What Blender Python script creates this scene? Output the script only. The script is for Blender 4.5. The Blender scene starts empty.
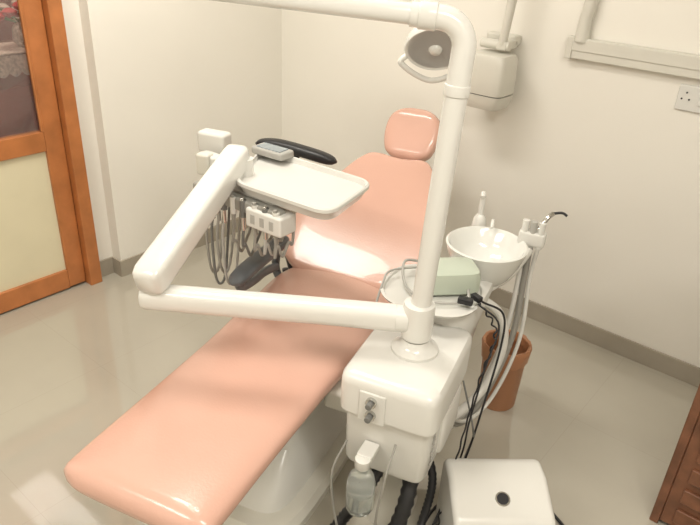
import bpy, math, random
from mathutils import Vector, Matrix
pi=math.pi
# ---------------------------------------------------------------- materials
def mat(name,col,rough=0.5,metal=0.0,var=0.04,scale=6.0,bump=0.0,bscale=80,trans=0.0,emit=None,estr=0,coat=0.0,alpha=1.0,spec=0.5):
    m=bpy.data.materials.new(name); m.use_nodes=True
    nt=m.node_tree; b=nt.nodes['Principled BSDF']
    tc=nt.nodes.new('ShaderNodeTexCoord')
    n=nt.nodes.new('ShaderNodeTexNoise'); n.inputs['Scale'].default_value=scale; n.inputs['Detail'].default_value=3
    nt.links.new(tc.outputs['Object'],n.inputs['Vector'])
    r=nt.nodes.new('ShaderNodeValToRGB')
    r.color_ramp.elements[0].position=0.3; r.color_ramp.elements[1].position=0.7
    r.color_ramp.elements[0].color=(*[max(0,c*(1-var)) for c in col],1)
    r.color_ramp.elements[1].color=(*[min(1,c*(1+var)) for c in col],1)
    nt.links.new(n.outputs['Fac'],r.inputs['Fac']); nt.links.new(r.outputs['Color'],b.inputs['Base Color'])
    b.inputs['Roughness'].default_value=rough; b.inputs['Metallic'].default_value=metal
    b.inputs['Specular IOR Level'].default_value=spec
    b.inputs['Transmission Weight'].default_value=trans
    b.inputs['Coat Weight'].default_value=coat
    b.inputs['Alpha'].default_value=alpha
    if emit:
        b.inputs['Emission Color'].default_value=(*emit,1); b.inputs['Emission Strength'].default_value=estr
    if bump>0:
        n2=nt.nodes.new('ShaderNodeTexNoise'); n2.inputs['Scale'].default_value=bscale
        nt.links.new(tc.outputs['Object'],n2.inputs['Vector'])
        bp=nt.nodes.new('ShaderNodeBump'); bp.inputs['Strength'].default_value=bump; bp.inputs['Distance'].default_value=0.01
        nt.links.new(n2.outputs['Fac'],bp.inputs['Height']); nt.links.new(bp.outputs['Normal'],b.inputs['Normal'])
    return m
M_wall=mat('wall_paint',(0.84,0.81,0.74),0.6,var=0.012,scale=2,bump=0.04,bscale=40)
M_ceil=mat('ceiling_paint',(0.82,0.80,0.76),0.8,var=0.01)
M_base=mat('skirting_tile',(0.38,0.34,0.275),0.2,var=0.05)
M_pink=mat('pink_vinyl',(0.67,0.405,0.32),0.24,var=0.03,scale=3,bump=0.06,bscale=120,coat=0.25)
M_white=mat('white_plastic',(0.70,0.69,0.65),0.22,var=0.01)
M_ivory=mat('ivory_plastic',(0.66,0.64,0.57),0.35,var=0.02)
M_enam=mat('white_enamel_metal',(0.72,0.71,0.67),0.18,var=0.01,coat=0.3)
M_grey=mat('light_grey_plastic',(0.42,0.41,0.38),0.4)
M_tube=mat('grey_silicone_tube',(0.30,0.29,0.26),0.45)
M_mgrey=mat('mid_grey_rubber',(0.16,0.16,0.15),0.5)
M_arm=mat('dark_grey_armrest',(0.11,0.12,0.13),0.4)
M_black=mat('black_rubber',(0.015,0.015,0.017),0.4)
M_chrome=mat('chrome',(0.6,0.6,0.58),0.15,metal=1.0)
M_green=mat('grey_green_plastic',(0.48,0.53,0.44),0.35)
M_glass=mat('clear_plastic',(0.9,0.93,0.9),0.05,trans=0.85)
M_bowl=mat('bowl_ceramic',(0.74,0.74,0.70),0.1,var=0.01,coat=0.4)
M_orange=mat('orange_plastic',(0.43,0.20,0.10),0.45)
M_wood=mat('brown_wood',(0.17,0.07,0.035),0.35,var=0.3,scale=14)
M_door=mat('orange_wood',(0.46,0.17,0.055),0.35,var=0.15,scale=9)
M_cream=mat('cream_door_panel',(0.72,0.66,0.47),0.4,var=0.02)
M_dglass=mat('door_glass',(0.85,0.8,0.78),0.03,trans=0.92)
M_hall=mat('hall_red_wall',(0.36,0.10,0.07),0.6,var=0.15)
M_cloth=mat('white_lace',(0.75,0.70,0.62),0.8,var=0.35,scale=60)
M_red=mat('red_petals',(0.6,0.03,0.03),0.6)
M_leaf=mat('green_leaf',(0.06,0.2,0.04),0.6)
M_lens=mat('lamp_reflector',(0.45,0.52,0.58),0.12,metal=0.6)
M_emit=mat('light_diffuser',(0.9,0.9,0.85),0.5,emit=(1.0,0.96,0.89),estr=3)
M_floor=bpy.data.materials.new('glazed_floor_tiles'); M_floor.use_nodes=True
nt=M_floor.node_tree; b=nt.nodes['Principled BSDF']
tc=nt.nodes.new('ShaderNodeTexCoord'); br=nt.nodes.new('ShaderNodeTexBrick')
br.offset=0.0; br.inputs['Scale'].default_value=1.0
br.inputs['Brick Width'].default_value=0.6; br.inputs['Row Height'].default_value=0.6
br.inputs['Mortar Size'].default_value=0.0013; br.inputs['Mortar Smooth'].default_value=0.5
br.inputs['Color1'].default_value=(0.48,0.447,0.372,1); br.inputs['Color2'].default_value=(0.475,0.442,0.367,1)
br.inputs['Mortar'].default_value=(0.43,0.395,0.33,1)
nn=nt.nodes.new('ShaderNodeTexNoise'); nn.inputs['Scale'].default_value=3; nn.inputs['Detail'].default_value=6
mx=nt.nodes.new('ShaderNodeMixRGB'); mx.blend_type='MULTIPLY'; mx.inputs['Fac'].default_value=0.12
nt.links.new(tc.outputs['Object'],br.inputs['Vector']); nt.links.new(tc.outputs['Object'],nn.inputs['Vector'])
nt.links.new(br.outputs['Color'],mx.inputs['Color1']); nt.links.new(nn.outputs['Fac'],mx.inputs['Color2'])
nt.links.new(mx.outputs['Color'],b.inputs['Base Color']); b.inputs['Roughness'].default_value=0.06; b.inputs['Specular IOR Level'].default_value=0.9
b.inputs['Coat Weight'].default_value=0.4; b.inputs['Coat Roughness'].default_value=0.04
# ---------------------------------------------------------------- helpers
def empty(name,loc):
    e=bpy.data.objects.new(name,None); e.location=loc; e.empty_display_size=0.1
    bpy.context.scene.collection.objects.link(e); bpy.context.view_layer.update(); return e
def obj(name,vs,fs,m,parent=None,smooth=True,bevel=0,seg=3,angle=None):
    me=bpy.data.meshes.new(name); me.from_pydata([tuple(v) for v in vs],[],fs); me.update()
    import bmesh
    bm=bmesh.new(); bm.from_mesh(me); bmesh.ops.recalc_face_normals(bm,faces=bm.faces); bm.to_mesh(me); bm.free()
    o=bpy.data.objects.new(name,me); bpy.context.scene.collection.objects.link(o)
    if m: me.materials.append(m)
    for p in me.polygons: p.use_smooth=smooth
    if bevel>0:
        bv=o.modifiers.new('bevel','BEVEL'); bv.width=bevel; bv.segments=seg; bv.limit_method='ANGLE'; bv.angle_limit=math.radians(30)
        wn=o.modifiers.new('wn','WEIGHTED_NORMAL'); wn.keep_sharp=False
    elif smooth:
        try: me.set_sharp_from_angle(angle=math.radians(angle or 40))
        except Exception: pass
    if parent is not None:
        o.parent=parent; o.matrix_parent_inverse=parent.matrix_world.inverted()
    return o
def boxv(c,s,rz=0):
    cx,cy,cz=c; a,b_,d=[x/2 for x in s]; co,si=math.cos(rz),math.sin(rz)
    vs=[]
    for z in(-d,d):
        for x,y in((-a,-b_),(a,-b_),(a,b_),(-a,b_)):
            vs.append((cx+x*co-y*si,cy+x*si+y*co,cz+z))
    return vs,[(0,1,2,3),(4,5,6,7),(0,1,5,4),(1,2,6,5),(2,3,7,6),(3,0,4,7)]
def box(name,c,s,m,parent=None,rz=0,bevel=0.004,seg=3):
    v,f=boxv(c,s,rz); return obj(name,v,f,m,parent,True if bevel else False,bevel,seg)
def loft(name,secs,m,parent=None,cap=True,angle=40,closed=True):
    n=len(secs[0]); vs=[p for s in secs for p in s]; fs=[]
    for i in range(len(secs)-1):
        for j in range(n if closed else n-1):
            k=(j+1)%n; fs.append((i*n+j,i*n+k,(i+1)*n+k,(i+1)*n+j))
    if cap:
        fs.append(tuple(range(n))); fs.append(tuple((len(secs)-1)*n+j for j in range(n)))
    return obj(name,vs,fs,m,parent,angle=angle)
def spl(pts,n=8):
    P=[Vector(p) for p in pts]
    if len(P)<3: return P
    P=[2*P[0]-P[1]]+P+[2*P[-1]-P[-2]]; out=[]
    for i in range(1,len(P)-2):
        for t in range(n):
            t=t/n; a,b_,c,d=P[i-1:i+3]
            out.append(0.5*((2*b_)+(c-a)*t+(2*a-5*b_+4*c-d)*t*t+(3*b_-a-3*c+d)*t**3))
    out.append(P[-2]); return out
def sweep(name,pts,r,m,parent=None,n=12,ns=8,smooth=True,corr=0,rfun=None,ell=1.0,se=2.0):
    P=spl(pts,ns) if smooth else [Vector(p) for p in pts]
    if corr:
        Q=[P[0]]; step=corr/2
        for a,b_ in zip(P[:-1],P[1:]):
            L=(b_-a).length; k=max(1,int(L/step))
            for i in range(1,k+1): Q.append(a.lerp(b_,i/k))
        P=Q
    secs=[]; up=None
    for i,p in enumerate(P):
        t=(P[min(i+1,len(P)-1)]-P[max(i-1,0)]).normalized()
        if up is None:
            up=Vector((0,0,1)) if abs(t.z)<0.9 else Vector((1,0,0))
        up=(up-t*up.dot(t)).normalized(); sd=t.cross(up)
        rr=r(i/(len(P)-1)) if callable(r) else r
        if corr: rr*= (1.0 if i%2 else 0.84)
        ring=[]
        for j in range(n):
            a=2*pi*j/n; ca,sa=math.cos(a),math.sin(a)
            ca=math.copysign(abs(ca)**(2/se),ca); sa=math.copysign(abs(sa)**(2/se),sa)
            ring.append(p+sd*ca*rr+up*sa*rr*ell)
        secs.append(ring)
    return loft(name,secs,m,parent,angle=60)
def cyl(name,p0,p1,r,m,parent=None,r1=None,n=32,rd=0.0):
    p0,p1=Vector(p0),Vector(p1); r1=r if r1 is None else r1
    t=(p1-p0); L=t.length; t=t.normalized()
    u=Vector((0,0,1)) if abs(t.z)<0.9 else Vector((1,0,0)); u=(u-t*u.dot(t)).normalized(); w=t.cross(u)
    st=[(0,r),(L,r1)] if rd<=0 else [(rd*(1-math.cos(a)),r-rd*(1-math.sin(a))) for a in [0,pi/8,pi/4,3*pi/8,pi/2]]+[(L-rd*(1-math.cos(a)),r1-rd*(1-math.sin(a))) for a in [pi/2,3*pi/8,pi/4,pi/8,0]]
    secs=[[p0+t*l+(u*math.cos(2*pi*j/n)+w*math.sin(2*pi*j/n))*max(rr,1e-4) for j in range(n)] for l,rr in st]
    return loft(name,secs,m,parent)
def lathe(name,prof,c,m,parent=None,axis=(0,0,1),n=40,sx=1.0):
    t=Vector(axis).normalized(); u=Vector((0,0,1)) if abs(t.z)<0.9 else Vector((1,0,0)); u=(u-t*u.dot(t)).normalized(); w=t.cross(u); c=Vector(c)
    secs=[[c+t*z+(u*math.cos(2*pi*j/n)+w*math.sin(2*pi*j/n)*sx)*max(r,1e-4) for j in range(n)] for r,z in prof]
    return loft(name,secs,m,parent,angle=50)
def interp(tab,x):
    if x<=tab[0][0]: return tab[0][1]
    for (a,b_),(c,d) in zip(tab[:-1],tab[1:]):
        if x<=c:
            t=(x-a)/(c-a); return b_+(d-b_)*t
    return tab[-1][1]
CD=(-0.275,0.961); SD=(0.961,0.275); O=(-1.2,0.64)
def C(k,s,z): return Vector((O[0]+CD[0]*k+SD[0]*s,O[1]+CD[1]*k+SD[1]*s,z))
YAW=math.atan2(SD[1],SD[0])
def cushion(name,p0,dirk,L,hw,ht,m,parent,zoff=None,nl=44,n=44,e=3.6,rend=0.05,bolster=0.0,curve=None):
    nk=(-dirk[1],dirk[0]); secs=[]
    for i in range(nl+1):
        u=0.5-0.5*math.cos(pi*i/nl); l=u*L
        w=interp(hw,l); d=min(l,L-l); f=1.0
        if d<rend: f=math.sqrt(max(0,1-(1-d/rend)**2))
        th=ht*max(f,0.06)
        w=w-ht*0.9*(1-f)
        off=curve(l) if curve else 0
        ring=[]
        for j in range(n):
            a=2*pi*j/n; ca,sa=math.cos(a),math.sin(a)
            x=math.copysign(abs(ca)**(2/e),ca)*w; y=math.copysign(abs(sa)**(2/2.6),sa)*th
            y+=bolster*(x/w)**2*f+off
            ring.append(C(p0[0]+dirk[0]*l+nk[0]*y,x,p0[1]+dirk[1]*l+nk[1]*y))
        secs.append(ring)
    return loft(name,secs,m,parent,angle=70)
def smooth_tab(tab,n=30):
    P=[Vector((a,b_,0)) for a,b_ in tab]; return [(p.x,p.y) for p in spl(P,8)]
# ---------------------------------------------------------------- room
AW=-3.07; AR=-3.15; BW=3.04; H0=2.9
floor=box('floor',((AR-1.2+1.6)/2,0.77,-0.05),(1.6-(AR-1.2),4.74,0.1),M_floor,bevel=0)
box('ceiling',((AR-1.2+1.6)/2,0.77,H0+0.05),(1.6-(AR-1.2),4.74,0.1),M_ceil,bevel=0)
box('wall_back',((AR-1.2+1.6)/2,BW+0.05,H0/2),(1.6-(AR-1.2),0.1,H0),M_wall,bevel=0)
box('wall_right',(1.65,0.77,H0/2),(0.1,4.74,H0),M_wall,bevel=0)
box('wall_front',((AR-1.2+1.6)/2,-1.55,H0/2),(1.6-(AR-1.2),0.1,H0),M_wall,bevel=0)
def multibox(name,parts,m,bevel=0):
    vs=[];fs=[]
    for p in parts:
        v,f=boxv(*p); o=len(vs); vs+=v; fs+=[tuple(i+o for i in q) for q in f]
    return obj(name,vs,fs,m,None,False if not bevel else True,bevel)
multibox('wall_left',[((AW-0.1,(1.75+BW)/2,H0/2),(0.2,BW-1.75,H0)),
   ((AR-0.06,(1.635+1.75)/2,H0/2),(0.12,0.115,H0)),
   ((AR-0.06,(1.635+0.66)/2,(2.12+H0)/2),(0.12,0.975,H0-2.12)),
   ((AR-0.06,(0.66-1.5)/2,H0/2),(0.12,2.16,H0))],M_wall)
bt=0.012;bh=0.1
box('baseboard_back',((AW+1.6)/2,BW-bt/2,bh/2),(1.6-AW,bt,bh),M_base,bevel=0.002)
multibox('baseboard_left',[((AW+bt/2,(1.75-bt+BW-bt)/2,bh/2),(bt,BW-1.75,bh)),
  (((AW+AR)/2,1.75-bt/2,bh/2),(AW-AR,bt,bh)),((AR+bt/2,1.69,bh/2),(bt,0.095,bh))],M_base)
box('wall_hall',(AR-1.15,0.77,H0/2),(0.1,4.5,H0),M_hall,bevel=0)
sb=empty('sideboard',(-3.65,1.4,0))
box('carcass',(-3.66,1.4,0.6),(0.4,1.6,1.16),M_hall,sb); box('top_board',(-3.64,1.4,1.19),(0.46,1.64,0.03),M_wood,sb)
for i in range(3): box('drawer_%d'%i,(-3.45,1.4-0.5+i*0.5,0.9),(0.02,0.46,0.3),M_hall,sb)
box('lace_cloth',(-3.60,1.66,1.212),(0.3,0.5,0.006),M_cloth,sb,bevel=0)
vs=[];fs=[]
for j in range(41):
    y=1.41+0.5*j/40
    vs+= [(-3.405,y,1.215),(-3.402,y,1.13-0.02*abs(math.sin(j*pi/5)))]
for j in range(40): fs.append((2*j,2*j+1,2*j+3,2*j+2))
obj('lace_overhang',vs,fs,M_cloth,sb,smooth=False)
fv=empty('flower_vase',(-3.6,1.66,1.216))
lathe('vase',[(0.03,0),(0.05,0.03),(0.045,0.09),(0.025,0.12),(0.03,0.14)],(-3.6,1.66,1.216),M_cloth,fv)
for i in range(14):
    a=i*2.4; r=0.03+0.09*((i*0.37)%1)
    c=(-3.6+r*math.cos(a),1.66+r*1.5*math.sin(a),1.40+0.03*math.cos(3*a))
    lathe('bloom_%d'%i,[(0.004,-0.02),(0.028,-0.01),(0.038,0.006),(0.022,0.02),(0.004,0.024)],c,M_red if i%3 else M_cloth,fv,n=12)
    sweep('stem_%d'%i,[(-3.6,1.66,1.33),c],0.004,M_leaf,fv,n=6,smooth=False)
# door
dr=empty('door_1',(AR,1.15,0))
box('jamb_right',(AR+0.01,1.60,1.06),(0.1,0.07,2.12),M_door,dr)
box('jamb_left',(AR+0.01,0.695,1.06),(0.1,0.07,2.12),M_door,dr)
box('head_jamb',(AR+0.01,1.147,2.085),(0.1,0.835,0.07),M_door,dr)
DX=AR-0.01
box('stile_right',(DX,1.515,1.03),(0.045,0.095,2.03),M_door,dr)
box('stile_left',(DX,0.78,1.03),(0.045,0.095,2.03),M_door,dr)
box('bottom_rail',(DX,1.147,0.065),(0.045,0.64,0.11),M_door,dr)
box('mid_rail',(DX,1.147,0.845),(0.05,0.64,0.10),M_door,dr)
box('top_rail',(DX,1.147,2.0),(0.045,0.64,0.09),M_door,dr)
box('lower_panel',(DX-0.005,1.147,0.46),(0.02,0.66,0.70),M_cream,dr,bevel=0)
box('glass_pane',(DX-0.005,1.147,1.43),(0.006,0.66,1.08),M_dglass,dr,bevel=0)
box('glazing_bead',(DX+0.02,1.462,1.43),(0.015,0.015,1.07),M_door,dr)
# ---------------------------------------------------------------- dental chair
ch=empty('dental_chair',C(0.85,0,0))
SK=-0.045; SL=1.415
cushion('seat_cushion',(SK,0.475),(1,0),SL,smooth_tab([(0,0.205),(0.02,0.235),(0.07,0.248),(0.4,0.25),(0.75,0.258),(1.0,0.275),(1.24,0.28),(1.34,0.26),(1.415,0.2)]),0.05,M_pink,ch,
    curve=lambda l:0.012*math.cos(l*2.2)+(0.03*max(0,(l-0.95)/0.47)**2),e=4.5)
cushion('seat_shell',(0.04,0.418),(1,0),1.27,smooth_tab([(0,0.14),(0.05,0.19),(0.4,0.22),(0.7,0.23),(1.0,0.24),(1.27,0.17)]),0.03,M_ivory,ch,
    curve=lambda l:0.012*math.cos(l*2.2))
TH=math.radians(28); dk=(math.cos(TH),math.sin(TH))
B0=(1.30,0.475)
back_tab=smooth_tab([(0,0.18),(0.04,0.25),(0.1,0.315),(0.2,0.345),(0.33,0.335),(0.47,0.29),(0.6,0.24),(0.7,0.20),(0.77,0.15),(0.80,0.10)])
cushion('backrest_cushion',B0,dk,0.80,back_tab,0.05,M_pink,ch,bolster=0.045,curve=lambda l:0.02*math.sin(l/0.8*pi)-0.01)
cushion('backrest_shell',(B0[0]+0.03,B0[1]-0.055),dk,0.72,[(a*0.9,max(0.05,b_-0.03)) for a,b_ in back_tab],0.03,M_ivory,ch,bolster=0.03)
th2=math.radians(60); d2=(math.cos(th2),math.sin(th2))
cushion('headrest_cushion',(2.065,0.82),d2,0.28,smooth_tab([(0,0.06),(0.02,0.095),(0.06,0.125),(0.13,0.142),(0.20,0.138),(0.25,0.11),(0.28,0.07)]),0.05,M_pink,ch,bolster=0.012,rend=0.055)
box('headrest_bracket',C(2.12,0,0.86),(0.09,0.09,0.03),M_chrome,ch,rz=YAW)
sweep('headrest_bar',[C(1.85,0,0.70),C(1.98,0,0.77),C(2.14,0,0.88)],0.018,M_chrome,ch)
def armpad(name,pts,w,h,m,par):
    P=spl(pts,8); secs=[]
    for i,p in enumerate(P):
        u=i/(len(P)-1); t=(P[min(i+1,len(P)-1)]-P[max(i-1,0)]).normalized(); sd=t.cross(Vector((0,0,1))).normalized(); up=sd.cross(t)
        f=math.sqrt(max(0.02,1-abs(2*u-1)**6))
        secs.append([p+sd*math.copysign(abs(math.cos(a))**0.7,math.cos(a))*w*f+up*math.copysign(abs(math.sin(a))**0.7,math.sin(a))*h*f for a in [2*pi*j/20 for j in range(20)]])
    return loft(name,secs,m,par,angle=70)
armpad('armrest_left_pad',[C(0.85,-0.245,0.655),C(0.95,-0.24,0.675),C(1.1,-0.23,0.69),C(1.23,-0.22,0.705)],0.038,0.021,M_arm,ch)
sweep('armrest_left_arm',[C(0.90,-0.245,0.645),C(0.92,-0.25,0.61),C(1.02,-0.265,0.58),C(1.15,-0.28,0.56),C(1.26,-0.29,0.53)],0.019,M_arm,ch)
sweep('armrest_left_post',[C(1.20,-0.235,0.695),C(1.27,-0.285,0.62),C(1.28,-0.30,0.5),C(1.25,-0.22,0.43)],0.018,M_arm,ch)
armpad('armrest_raised_pad',[C(1.55,-0.56,0.965),C(1.57,-0.45,0.97),C(1.58,-0.3,0.955),C(1.60,-0.17,0.93)],0.035,0.024,M_black,ch)
sweep('armrest_raised_arm',[C(1.58,-0.36,0.94),C(1.56,-0.385,0.8),C(1.48,-0.38,0.6),C(1.42,-0.30,0.44)],0.014,M_black,ch)
sweep('backrest_side_strut',[C(1.36,-0.30,0.47),C(1.35,-0.28,0.38),C(1.2,-0.2,0.33)],0.014,M_black,ch)
def rrect(kc,sc,hk,hs,z,n=44,e=6):
    out=[]
    for j in range(n):
        a=2*pi*j/n; ca,sa=math.cos(a),math.sin(a)
        out.append(C(kc+math.copysign(abs(ca)**(2/e),ca)*hk,sc+math.copysign(abs(sa)**(2/e),sa)*hs,z))
    return out
loft('base_plate',[rrect(0.95,0,0.60,0.27,0.0),rrect(0.95,0,0.60,0.27,0.03),rrect(0.95,0,0.58,0.25,0.05)],M_ivory,ch)
loft('lift_cover',[rrect(0.93,0,0.50,0.20,0.05),rrect(0.93,0,0.47,0.19,0.12),rrect(0.95,0,0.36,0.165,0.2),rrect(0.95,0,0.33,0.17,0.30),rrect(0.93,0,0.42,0.2,0.38),rrect(0.93,0,0.45,0.21,0.42)],M_white,ch)
box('side_bracket',C(0.75,0.28,0.40),(0.12,0.10,0.08),M_ivory,ch,rz=YAW,bevel=0.015)
# ---------------------------------------------------------------- dental unit
un=empty('dental_unit',C(0.71,0.51,0))
KC,SC=0.71,0.515
E8=10
loft('unit_body',[rrect(KC,SC,0.16,0.115,0.335,e=E8),rrect(KC,SC,0.183,0.132,0.342,e=E8),rrect(KC,SC,0.19,0.138,0.36,e=E8),rrect(KC,SC,0.194,0.142,0.55,e=E8),
   rrect(KC,SC,0.194,0.142,0.558,e=E8)],M_white,un)
loft('unit_hood',[rrect(KC,SC,0.20,0.148,0.560,e=E8),rrect(KC,SC,0.212,0.157,0.566,e=E8),rrect(KC,SC,0.214,0.158,0.67,e=E8),rrect(KC,SC,0.211,0.155,0.688,e=E8),rrect(KC,SC,0.20,0.146,0.700,e=E8),rrect(KC,SC,0.17,0.12,0.705,e=E8)],M_white,un)
loft('unit_seam',[rrect(KC,SC,0.190,0.138,0.548,e=E8),rrect(KC,SC,0.190,0.138,0.568,e=E8)],M_mgrey,un)
box('control_panel',C(KC-0.213,SC-0.04,0.61),(0.085,0.012,0.11),M_white,un,rz=YAW,bevel=0.005)
for i,z in enumerate((0.637,0.588)):
    cyl('valve_collar_%d'%i,C(KC-0.216,SC-0.04,z),C(KC-0.230,SC-0.04,z),0.017,M_chrome,un)
    cyl('valve_knob_%d'%i,C(KC-0.227,SC-0.04,z),C(KC-0.249,SC-0.04,z),0.010,M_mgrey,un,rd=0.002)
for i in range(6):
    box('side_mark_%d'%i,C(KC-0.13,SC+0.142,0.40+0.022*i),(0.003,0.022 if i%2 else 0.03,0.009),M_grey,un,rz=YAW,bevel=0)
loft('side_cover_ridge',[rrect(KC+0.05,SC+0.13,0.10,0.022,0.37,e=5),rrect(KC+0.05,SC+0.13,0.11,0.024,0.38,e=5),rrect(KC+0.05,SC+0.13,0.11,0.024,0.51,e=5),rrect(KC+0.05,SC+0.13,0.10,0.020,0.52,e=5)],M_white,un)
loft('unit_stand',[rrect(KC,SC,0.10,0.07,0.0),rrect(KC,SC,0.09,0.06,0.04),rrect(KC,SC,0.07,0.05,0.1),rrect(KC,SC,0.08,0.06,0.34)],M_ivory,un)
box('link_bracket',C(0.75,0.355,0.40),(0.05,0.09,0.07),M_ivory,un,rz=YAW,bevel=0.01)
sp=empty('spittoon',C(1.1,0.54,0.42))
loft('spittoon_body',[rrect(1.08,0.53,0.16,0.07,0.42,e=3),rrect(1.08,0.53,0.18,0.09,0.46,e=3),rrect(1.09,0.53,0.2,0.11,0.60,e=3),rrect(1.11,0.54,0.22,0.125,0.72,e=3),rrect(1.12,0.54,0.215,0.12,0.745,e=3),rrect(1.12,0.54,0.18,0.1,0.755,e=3)],M_white,sp)
loft('instrument_shelf',[rrect(0.99,0.49,0.15,0.155,0.757,e=2.6),rrect(0.99,0.49,0.165,0.17,0.765,e=2.6),rrect(0.99,0.49,0.17,0.175,0.775,e=2.6),rrect(0.99,0.49,0.16,0.165,0.776,e=2.6),rrect(0.99,0.49,0.155,0.16,0.769,e=2.6)],M_white,sp)
bc=C(1.28,0.60,0)
lathe('spittoon_bowl',[(0.04,0.69),(0.075,0.70),(0.105,0.735),(0.130,0.785),(0.149,0.838),(0.153,0.852),(0.146,0.856),(0.137,0.847),(0.120,0.800),(0.09,0.765),(0.05,0.745),(0.02,0.739),(0.001,0.739)],bc,M_bowl,sp)
lathe('bowl_drain',[(0.022,0.741),(0.022,0.745),(0.014,0.746),(0.001,0.743)],bc,M_grey,sp)
box('filler_bracket',C(1.40,0.53,0.71),(0.09,0.20,0.05),M_white,sp,rz=YAW,bevel=0.012)
lathe('cup_filler_base',[(0.032,0.72),(0.030,0.83),(0.024,0.87),(0.013,0.885)],C(1.465,0.525,0),M_white,sp)
sweep('cup_filler_pipe',[C(1.465,0.525,0.88),C(1.465,0.525,0.955),C(1.455,0.525,0.975),C(1.44,0.53,0.965)],0.011,M_white,sp)
sweep('bowl_rinse_pipe',[C(1.43,0.57,0.73),C(1.44,0.58,0.86),C(1.42,0.585,0.885),C(1.39,0.59,0.87)],0.007,M_white,sp)
# assistant holder (part of the unit)
ah=un
sweep('assistant_arm',[C(1.22,0.64,0.70),C(1.3,0.70,0.74),C(1.38,0.745,0.82)],0.018,M_white,ah)
box('assistant_holder',C(1.39,0.745,0.865),(0.10,0.05,0.06),M_white,ah,rz=YAW,bevel=0.012)
for i,(ds,m_) in enumerate(((-0.03,M_white),(0.0,M_grey),(0.03,M_white))):
    cyl('suction_tip_holder_%d'%i,C(1.38,0.745+ds,0.83),C(1.38,0.745+ds,0.935),0.013,m_,ah)
sweep('air_water_syringe',[C(1.38,0.765,0.91),C(1.40,0.785,0.95),C(1.42,0.80,0.965)],0.009,M_chrome,ah)
sweep('syringe_nozzle',[C(1.42,0.80,0.965),C(1.43,0.83,0.97),C(1.43,0.85,0.962)],0.005,M_black,ah)
for i,(ds,r_) in enumerate(((-0.03,0.010),(0.0,0.012),(0.03,0.008))):
    sweep('suction_hose_%d'%i,[C(1.38,0.745+ds,0.84),C(1.39,0.745+ds*0.7,0.7),C(1.32,0.75+ds,0.45),C(1.22,0.70+ds,0.22),C(1.10,0.64+ds*0.6,0.12+0.02*i),C(1.02,0.58,0.25),C(1.0,0.55,0.44)],r_,M_white if i!=1 else M_tube,ah)
sweep('support_frame_tube',[C(1.15,0.60,0.70),C(1.2,0.70,0.62),C(1.2,0.735,0.48),C(1.12,0.70,0.32),C(0.97,0.62,0.26),C(0.84,0.54,0.35)],0.018,M_white,ah)
# pole
PB=Vector((-0.892,1.471,0)); LN=Vector((0.782,0.623,0))*0.042
def PP(z): return PB+Vector((0,0,z))+LN*(z-0.76)
lathe('pole_flange',[(0.075,0.70),(0.075,0.715),(0.06,0.725),(0.046,0.735),(0.044,0.75)],PB,M_enam,un)
PR=0.031
cyl('pole_lower',PP(0.72),PP(1.52),PR,M_enam,un)
lathe('pole_hub',[(0.038,0.755),(0.047,0.757),(0.049,0.77),(0.049,0.86),(0.047,0.873),(0.034,0.876)],PB,M_enam,un)
cyl('pole_ring',PP(1.505),PP(1.535),PR+0.0035,M_white,un,rd=0.003)
dA=Vector((-0.858,-0.513,0.045)).normalized(); UZ=Vector((0,0,1))
CT=PP(1.625)
sweep('pole_upper',[PP(1.52),PP(1.60)]+[CT+ (UZ*math.sin(a)+dA*(1-math.cos(a)))*0.065 for a in [i*pi/16 for i in range(0,9)]]+[CT+UZ*0.065+dA*0.12,CT+UZ*0.065+dA*0.14],PR,M_enam,un,smooth=False,n=28)
AT=CT+UZ*0.065
cyl('lamp_arm_sleeve',AT+dA*0.075,AT+dA*0.12,PR+0.0035,M_white,un,rd=0.003)
E1=AT+dA*0.90
cyl('lamp_arm_horizontal',AT+dA*0.11,E1,0.026,M_enam,un,rd=0.008)
# delivery arm
EL=Vector((-1.568,1.0,0.812)); d1=(EL-PB-Vector((0,0,0.812))).normalized()
PX=PB+Vector((0,0,0.815))
sweep('delivery_arm_lower',[PX+d1*0.03,PX+d1*0.3,EL+d1*0.0,EL+d1*0.03,EL+d1*0.045],lambda u:0.040 if u<0.95 else 0.034,M_enam,un,n=28,smooth=False,se=2.6)
cyl('delivery_arm_collar',PX+d1*0.03,PX+d1*0.07,0.043,M_white,un,rd=0.004)
cyl('elbow_joint',EL+Vector((0,0,0.02)),EL+Vector((0,0,0.085)),0.036,M_enam,un)
it=empty('instrument_tray',(-1.65,1.6,1.0))
UE=Vector((-1.80,1.545,1.085)); LE=Vector((-1.568,1.0,0.898)); d2v=(UE-LE).normalized()
sweep('delivery_arm_spring',[LE-d2v*0.055,LE-d2v*0.045,LE-d2v*0.02,LE+d2v*0.02,UE-d2v*0.03,UE+d2v*0.015,UE+d2v*0.03,UE+d2v*0.036],lambda u:[0.034,0.044,0.05,0.05,0.047,0.046,0.04,0.03][min(7,int(round(u*7)))],M_enam,it,n=32,smooth=False,se=4.5)
cyl('head_joint',UE+Vector((0.02,0.02,-0.11)),UE+Vector((0.02,0.02,0.0)),0.035,M_enam,it)
def plan(pts,z0): return [Vector((x,y,z0)) for x,y in pts]
def roundpoly(cs,r,n=6):
    out=[]; N=len(cs)
    for i in range(N):
        p=Vector(cs[i]); a=(Vector(cs[i-1])-p).normalized(); b_=(Vector(cs[(i+1)%N])-p).normalized()
        s=p+a*r; e=p+b_*r
        for t in range(n+1):
            t=t/n; out.append(tuple((1-t)**2*s+2*t*(1-t)*p+t*t*e))
    return out
TR=[(-1.73,1.455),(-1.285,1.49),(-1.36,1.83),(-1.93,1.80)]
def inset(cs,d):
    cx=sum(c[0] for c in cs)/4; cy=sum(c[1] for c in cs)/4
    return [(c[0]-math.copysign(d,c[0]-cx),c[1]-math.copysign(d,c[1]-cy)) for c in cs]
tz=1.035
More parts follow.
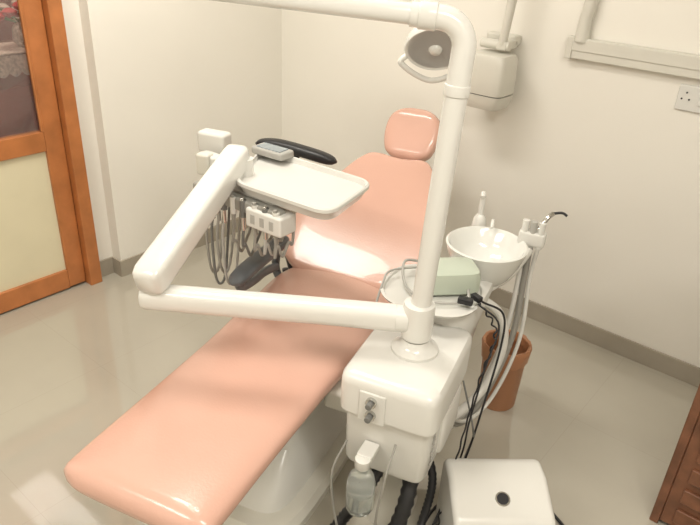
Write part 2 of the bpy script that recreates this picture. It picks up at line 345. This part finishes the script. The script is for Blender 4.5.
secs=[plan(roundpoly(inset(TR,0.045),0.06),tz-0.05),plan(roundpoly(inset(TR,0.02),0.07),tz-0.042),plan(roundpoly(inset(TR,0.006),0.07),tz-0.012),plan(roundpoly(inset(TR,0.0),0.075),tz-0.008),plan(roundpoly(TR,0.075),tz+0.004),plan(roundpoly(inset(TR,0.005),0.07),tz+0.008),plan(roundpoly(inset(TR,0.012),0.066),tz+0.006),plan(roundpoly(inset(TR,0.018),0.06),tz-0.014)]
loft('tray_top',secs,M_white,it,angle=35)
secs=[plan(roundpoly([(-1.95,1.50),(-1.55,1.50),(-1.58,1.70),(-1.98,1.68)],0.03),z) for z in (0.93,0.935,0.98,0.984)]
loft('delivery_head_body',secs,M_white,it)
box('instrument_bar',(-1.72,1.475,0.955),(0.44,0.05,0.05),M_tube,it,rz=0.06,bevel=0.01)
box('head_display',(-1.83,1.76,1.055),(0.16,0.08,0.03),M_grey,it,rz=0.1,bevel=0.008)
box('display_glass',(-1.83,1.76,1.072),(0.12,0.055,0.004),M_lens,it,rz=0.1,bevel=0.001)
box('side_handle_plate',(-2.09,1.68,1.05),(0.13,0.07,0.09),M_white,it,rz=0.3,bevel=0.014)
box('side_handle_stem',(-2.00,1.60,1.01),(0.14,0.06,0.05),M_white,it,rz=0.1,bevel=0.01)
box('side_handle_knob',(-2.02,1.57,1.0),(0.06,0.05,0.09),M_ivory,it,rz=0.3,bevel=0.012)
box('handpiece_block',(-1.56,1.49,0.93),(0.17,0.09,0.075),M_white,it,rz=0.06,bevel=0.01)
for i in range(3): box('block_slot_%d'%i,(-1.605+0.045*i,1.443+0.003*i,0.93),(0.02,0.006,0.035),M_grey,it,rz=0.06,bevel=0.001)
hx=[-1.86,-1.83,-1.80,-1.77,-1.72,-1.67,-1.61,-1.56,-1.51]
for i,x in enumerate(hx):
    y=1.45+0.06*(x+1.8)
    cyl('handpiece_socket_%d'%i,(x,y,0.915),(x,y,0.98),0.013,M_mgrey if i%2 else M_white,it)
    cyl('handpiece_%d'%i,(x,y,0.86),(x,y-0.005,0.99),0.008,M_chrome if i%2 else M_tube,it,rd=0.002)
    lo=[0.60,0.56,0.62,0.58,0.75,0.75,0.77,0.79,0.80][i]
    sh=-0.015 if i<4 else 0.0
    sweep('handpiece_tube_%d'%i,[(x,y,0.88),(x-0.002+sh*0.5,y-0.005,0.80),(x+0.002+sh,y+0.005,lo+0.05),(x+0.007+sh,y+0.025,lo),(x+0.012+sh,y+0.05,lo+0.05),(x+0.012+sh*0.5,y+0.07,0.84),(x+0.01,y+0.08,0.94)],0.0055,[M_tube,M_mgrey,M_tube,M_grey][i%4],it,n=8)
# water bottle on the unit
BK,BS=0.440,0.48
wb=empty('water_bottle',C(BK,BS,0.25))
lathe('bottle_shell',[(0.001,0.25),(0.040,0.252),(0.045,0.265),(0.045,0.36),(0.038,0.39),(0.018,0.41),(0.018,0.43)],C(BK,BS,0),M_glass,wb)
lathe('bottle_water',[(0.001,0.255),(0.038,0.257),(0.042,0.268),(0.042,0.33),(0.001,0.331)],C(BK,BS,0),M_glass,wb)
lathe('bottle_cap',[(0.02,0.425),(0.024,0.43),(0.024,0.46),(0.001,0.462)],C(BK,BS,0),M_white,wb)
box('bottle_hanger',C(0.48,BS,0.455),(0.05,0.07,0.02),M_white,wb,rz=YAW)
# hoses on floor
hs=un
sweep('hose_a',[C(0.62,0.50,0.32),C(0.53,0.46,0.22),C(0.48,0.40,0.10),C(0.36,0.36,0.04),C(0.15,0.38,0.035),C(-0.05,0.45,0.035)],0.022,M_black,hs,corr=0.016)
sweep('hose_b',[C(0.66,0.58,0.32),C(0.56,0.60,0.24),C(0.50,0.58,0.12),C(0.40,0.52,0.05),C(0.22,0.50,0.035),C(0.0,0.6,0.035)],0.028,M_black,hs,corr=0.018)
sweep('hose_c',[C(0.78,0.55,0.33),C(0.72,0.64,0.2),C(0.62,0.645,0.06),C(0.48,0.66,0.03),C(0.3,0.70,0.03)],0.016,M_black,hs,corr=0.014)
sweep('thin_tube_a',[C(0.50,0.40,0.45),C(0.44,0.38,0.35),C(0.43,0.41,0.15),C(0.4,0.48,0.02),C(0.2,0.6,0.01)],0.004,M_tube,hs,n=8)
sweep('thin_tube_b',[C(0.50,0.56,0.50),C(0.42,0.56,0.42),C(0.42,0.55,0.2),C(0.5,0.62,0.03),C(0.6,0.67,0.01)],0.004,M_tube,hs,n=8)
# scaler device and cables
sc=empty('ultrasonic_scaler',C(1.0,0.52,0.79))
def rr2(kc,sc_,hk,hs_,z,yaw,e=5):
    out=[];c0=C(kc,sc_,z)
    for j in range(36):
        a=2*pi*j/36; x=math.copysign(abs(math.cos(a))**(2/e),math.cos(a))*hk; y=math.copysign(abs(math.sin(a))**(2/e),math.sin(a))*hs_
        out.append(c0+Vector((x*math.cos(yaw)-y*math.sin(yaw),x*math.sin(yaw)+y*math.cos(yaw),0)))
    return out
yw=0.85
loft('scaler_case',[rr2(1.03,0.53,0.095,0.065,0.778,yw),rr2(1.03,0.53,0.102,0.072,0.785,yw),rr2(1.03,0.53,0.102,0.072,0.83,yw),rr2(1.03,0.53,0.095,0.066,0.855,yw),rr2(1.03,0.53,0.075,0.05,0.862,yw)],M_green,sc)
sweep('scaler_lead',[C(1.0,0.61,0.80),C(0.95,0.62,0.785),C(0.90,0.56,0.785),C(0.88,0.48,0.79),C(0.95,0.40,0.79),C(1.05,0.36,0.82),C(1.12,0.40,0.80)],0.005,M_grey,sc,n=8)
sweep('scaler_lead_b',[C(1.08,0.42,0.80),C(1.0,0.33,0.80),C(0.92,0.33,0.79),C(0.86,0.33,0.70),C(0.84,0.36,0.60)],0.004,M_grey,sc,n=8)
box('plug_black',C(0.93,0.62,0.795),(0.05,0.025,0.022),M_black,sc,rz=0.3)
box('plug_black_b',C(0.96,0.65,0.80),(0.04,0.022,0.02),M_black,sc,rz=-0.3)
def coil(name,pts,R,turns,r,m,par):
    P=spl(pts,40); out=[]; N=len(P)
    for i,p in enumerate(P):
        u=i/(N-1); t=(P[min(i+1,N-1)]-P[max(i-1,0)]).normalized(); a=2*pi*turns*u
        s1=t.cross(Vector((0.3,0.8,0.5))).normalized(); s2=t.cross(s1)
        out.append(p+(s1*math.cos(a)+s2*math.sin(a))*R*(0.6+0.4*math.sin(9*u)))
    return sweep(name,out,r,m,par,n=6,smooth=False)
pc=empty('power_cable',C(0.9,0.7,0))
coil('cable_twisted',[C(0.95,0.665,0.79),C(0.93,0.735,0.70),C(0.86,0.72,0.55),C(0.76,0.71,0.35),C(0.68,0.70,0.12),C(0.55,0.68,0.02)],0.006,16,0.0032,M_black,pc)
sweep('cable_straight',[C(0.96,0.67,0.79),C(1.0,0.74,0.74),C(1.02,0.75,0.6),C(0.92,0.74,0.4),C(0.85,0.72,0.2),C(0.74,0.68,0.01),C(0.6,0.66,0.01)],0.004,M_black,pc,n=8)
sweep('cable_loose_a',[C(0.94,0.66,0.79),C(0.94,0.74,0.73),C(0.88,0.73,0.60),C(0.80,0.72,0.42),C(0.82,0.71,0.25),C(0.70,0.69,0.10),C(0.50,0.66,0.01)],0.0035,M_black,pc,n=8)
sweep('cable_loose_b',[C(0.90,0.66,0.50),C(0.84,0.73,0.36),C(0.92,0.72,0.22),C(0.82,0.70,0.12),C(0.66,0.68,0.02)],0.0035,M_mgrey,pc,n=8)
sweep('cable_floor',[C(0.3,0.62,0.01),C(0.5,0.64,0.03),C(0.75,0.66,0.03),C(0.9,0.78,0.015),C(1.0,0.95,0.01),C(0.85,1.15,0.01)],0.006,M_black,pc,n=8)
# waste bin
WX,WY=-0.92,2.27
wbn=empty('waste_bin',(WX,WY,0))
lathe('bin_shell',[(0.001,0),(0.078,0),(0.083,0.01),(0.094,0.29),(0.098,0.295),(0.098,0.31),(0.091,0.31),(0.08,0.02),(0.001,0.015)],(WX,WY,0),M_orange,wbn)
random.seed(4)
secs=[]
for z,r in ((0.24,0.096),(0.28,0.101),(0.305,0.104),(0.32,0.100),(0.316,0.090),(0.28,0.083)):
    secs.append([Vector((WX+math.cos(2*pi*j/48)*(r+random.uniform(0,0.005)),WY+math.sin(2*pi*j/48)*(r+random.uniform(0,0.005)),z+random.uniform(-0.004,0.004))) for j in range(48)])
loft('bin_liner',secs,M_orange,wbn,cap=False)
# compressor
ac=empty('air_compressor',(-0.55,1.54,0))
ex=Vector((0.74,0.67,0)).normalized(); ey=Vector((-ex.y,ex.x,0)); cc=Vector((-0.563,1.555,0))
prof=[(0.13,0.02),(0.13,0.27),(0.10,0.30),(0.02,0.30),(-0.12,0.245),(-0.145,0.20),(-0.145,0.02)]
vs=[];fs=[]
for x in (-0.165,0.165):
    for d,z in prof: vs.append(cc+ex*x+ey*d+Vector((0,0,z)))
n=len(prof); fs=[tuple(range(n)),tuple(range(n,2*n))]+[(i,(i+1)%n,n+(i+1)%n,n+i) for i in range(n)]
obj('case',vs,fs,M_white,ac,True,0.026,6)
for sx in(-0.13,0.13):
    for sy in(-0.11,0.1): cyl('foot',cc+ex*sx+ey*sy,cc+ex*sx+ey*sy+Vector((0,0,0.03)),0.018,M_black,ac)
sl=Vector((0,0,1))*0.14-ey*0.055; sl.normalize()
bp_=cc+ey*(-0.05)+Vector((0,0,0.2725))
cyl('badge_rim',bp_-sl*0.002,bp_+sl*0.003,0.024,M_chrome,ac); cyl('badge',bp_,bp_+sl*0.005,0.019,M_black,ac)
# louvred wooden cupboard at right
wc=empty('wooden_cupboard',(0.09,2.17,0))
box('side_panel_left',(-0.155,2.17,0.6),(0.03,0.23,1.2),M_wood,wc); box('side_panel_right',(0.335,2.17,0.6),(0.03,0.23,1.2),M_wood,wc)
box('back_panel',(0.09,2.275,0.6),(0.5,0.02,1.2),M_wood,wc); box('top_board',(0.09,2.17,1.21),(0.54,0.26,0.025),M_wood,wc)
box('door_panel',(0.09,2.07,0.6),(0.46,0.02,1.16),M_wood,wc)
for i in range(12): box('louvre_%d'%i,(0.10,2.055,0.08+0.095*i),(0.40,0.014,0.06),M_wood,wc)
# ---------------------------------------------------------------- lamp
lp=empty('operating_lamp',(-1.5,2.285,1.45))
LS=Vector((0.055,0.04,0.0))
Lc=Vector((-1.525,2.277,1.46))+LS
EP=E1-dA*0.04
cyl('arm_pivot',EP+Vector((0,0,0.03)),EP+Vector((0,0,0.12)),0.036,M_enam,lp)
A0=EP+Vector((0,0,0.15)); A1=Vector((-1.56,2.36,2.12))+LS
sweep('spring_arm',[A0,A0.lerp(A1,0.5),A1],0.03,M_enam,lp,smooth=False,n=20,se=3)
sweep('yoke_stem',[A1,A1+Vector((0.0,0.03,-0.12))]+[Vector(v)+LS for v in ((-1.62,2.36,1.78),(-1.65,2.35,1.60),(-1.63,2.33,1.50),(-1.57,2.31,1.47))],0.015,M_enam,lp)
ax=Vector((0.45,-0.62,-0.64)).normalized()
prof=[(0.03,-0.085),(0.07,-0.078),(0.105,-0.05),(0.122,-0.01),(0.125,0.012),(0.12,0.022),(0.110,0.018),(0.085,-0.005),(0.05,-0.02),(0.001,-0.028)]
lathe('lamp_housing',prof[:7],Lc,M_enam,lp,axis=ax,sx=1.0)
lathe('lamp_reflector',prof[6:],Lc,M_lens,lp,axis=ax,sx=1.0)
lathe('lamp_bulb_cover',[(0.028,-0.02),(0.028,0.02),(0.02,0.03),(0.001,0.033)],Lc,M_bowl,lp,axis=ax)
rt=ax.cross(Vector((0,0,1))).normalized(); upv=rt.cross(ax)
sweep('lamp_handle',[Lc+rt*0.10-upv*0.05,Lc+rt*0.13-upv*0.08+ax*0.03,Lc-upv*0.15+ax*0.05,Lc-rt*0.13-upv*0.08+ax*0.03,Lc-rt*0.10-upv*0.05],0.012,M_enam,lp)
# ---------------------------------------------------------------- wall things
xr=empty('xray_machine',(-1.50,2.9,1.25))
box('wall_plate',(-1.47,BW-0.02,1.9),(0.14,0.04,0.3),M_ivory,xr,bevel=0.01)
sweep('arm',[(-1.47,BW-0.04,1.9),(-1.47,2.92,1.86),(-1.455,2.90,1.7),(-1.475,2.90,1.41)],lambda u:0.028-0.008*u,M_ivory,xr)
box('wall_bracket',(-1.53,BW-0.03,1.42),(0.16,0.06,0.05),M_ivory,xr,bevel=0.01)
cyl('joint',(-1.59,2.91,1.405),(-1.44,2.91,1.405),0.022,M_ivory,xr,rd=0.004)
box('joint_block',(-1.475,2.945,1.405),(0.05,0.12,0.04),M_ivory,xr,bevel=0.008)
def rz_(cx,cy,hx_,hy_,z,e=5.5): return [Vector((cx+math.copysign(abs(math.cos(a))**(2/e),math.cos(a))*hx_,cy+math.copysign(abs(math.sin(a))**(2/e),math.sin(a))*hy_,z)) for a in [2*pi*j/44 for j in range(44)]]
XC=-1.515
loft('tube_head',[rz_(XC,2.9,0.075,0.06,1.37),rz_(XC,2.9,0.092,0.078,1.365),rz_(XC,2.9,0.103,0.087,1.345),rz_(XC,2.9,0.108,0.092,1.20),rz_(XC,2.9,0.105,0.09,1.185)],M_ivory,xr)
loft('tube_head_seam',[rz_(XC,2.9,0.098,0.085,1.195),rz_(XC,2.9,0.098,0.085,1.175)],M_mgrey,xr)
loft('tube_head_lower',[rz_(XC,2.9,0.105,0.09,1.18),rz_(XC,2.9,0.10,0.087,1.14),rz_(XC,2.9,0.085,0.075,1.115),rz_(XC,2.9,0.06,0.05,1.11)],M_ivory,xr)
tk=empty('cable_trunking',(0,BW,1.43))
box('trunk_body',(0.2,BW-0.02,1.43),(2.79,0.04,0.09),M_ivory,tk,bevel=0.004)
box('trunk_lid_line',(0.2,BW-0.042,1.445),(2.79,0.006,0.05),M_ivory,tk,bevel=0.002)
box('trunk_end_cap',(-1.195,BW-0.023,1.43),(0.03,0.048,0.096),M_ivory,tk,bevel=0.004)
sweep('riser_conduit',[(-1.15,BW-0.025,1.46),(-1.15,BW-0.025,1.55),(-1.14,BW-0.025,1.75),(-1.14,BW-0.025,2.85)],lambda u:0.034-0.006*min(1,u*3),M_ivory,tk)
ws=empty('wall_socket',(-0.64,BW,1.31))
box('plate',(-0.62,BW-0.006,1.30),(0.16,0.012,0.105),M_white,ws,bevel=0.004)
for i,(x,z) in enumerate(((-0.665,1.322),(-0.68,1.295),(-0.65,1.295))):
    cyl('pin_hole_%d'%i,(x,BW-0.0115,z),(x,BW-0.0135,z),0.004,M_black,ws,n=12)
box('rocker_switch',(-0.60,BW-0.015,1.30),(0.025,0.008,0.045),M_white,ws,bevel=0.002)
# ceiling lights, with extra unseen panels added to even out the lighting
def area(name,loc,sx,sy,p,col,rot=(0,0,0)):
    l=bpy.data.lights.new(name,'AREA'); l.shape='RECTANGLE'; l.size=sx; l.size_y=sy; l.energy=p; l.color=col
    o=bpy.data.objects.new(name,l); o.location=loc; o.rotation_euler=rot; bpy.context.scene.collection.objects.link(o); return o
for i,(x,y,pw) in enumerate(((-2.0,1.6,30),(-1.6,-0.5,27),(0.35,0.6,38))):
    e=empty('ceiling_light',(x,y,H0-0.03))
    box('housing',(x,y,H0-0.02),(1.24,0.44,0.04),M_white,e); box('diffuser',(x,y,H0-0.044),(1.18,0.38,0.01),M_emit,e,bevel=0)
    area('panel_lamp_%d'%i,(x,y,H0-0.06),1.15,0.36,pw,(1.0,0.955,0.875))
area('hall_fill',(-3.75,1.3,2.8),0.4,0.8,14,(1.0,0.85,0.7))  # unseen fill light, added to brighten the hall behind the door glass
# ---------------------------------------------------------------- camera
p=math.radians(27.8)
fh=Vector((-0.623,0.782,0)).normalized(); r0=Vector((fh.y,-fh.x,0))
fw=fh*math.cos(p)-Vector((0,0,math.sin(p))); up0=r0.cross(fw)
X=r0*0.9985+up0*0.0555; Y=-r0*0.0555+up0*0.9985; X.normalize(); Y.normalize(); Z=-fw
cam=bpy.data.cameras.new('camera'); co=bpy.data.objects.new('camera',cam)
bpy.context.scene.collection.objects.link(co)
R=Matrix((X,Y,Z)).transposed().to_4x4(); co.matrix_world=Matrix.Translation((0,0,1.9))@R
cam.sensor_width=36; cam.lens=33.63; cam.clip_start=0.02
bpy.context.scene.camera=co
w=bpy.data.worlds.new('world'); bpy.context.scene.world=w; w.use_nodes=True
w.node_tree.nodes['Background'].inputs[0].default_value=(1,0.9,0.75,1); w.node_tree.nodes['Background'].inputs[1].default_value=0.3
bpy.context.scene.view_settings.view_transform='Standard'
bpy.context.scene.view_settings.exposure=0.0
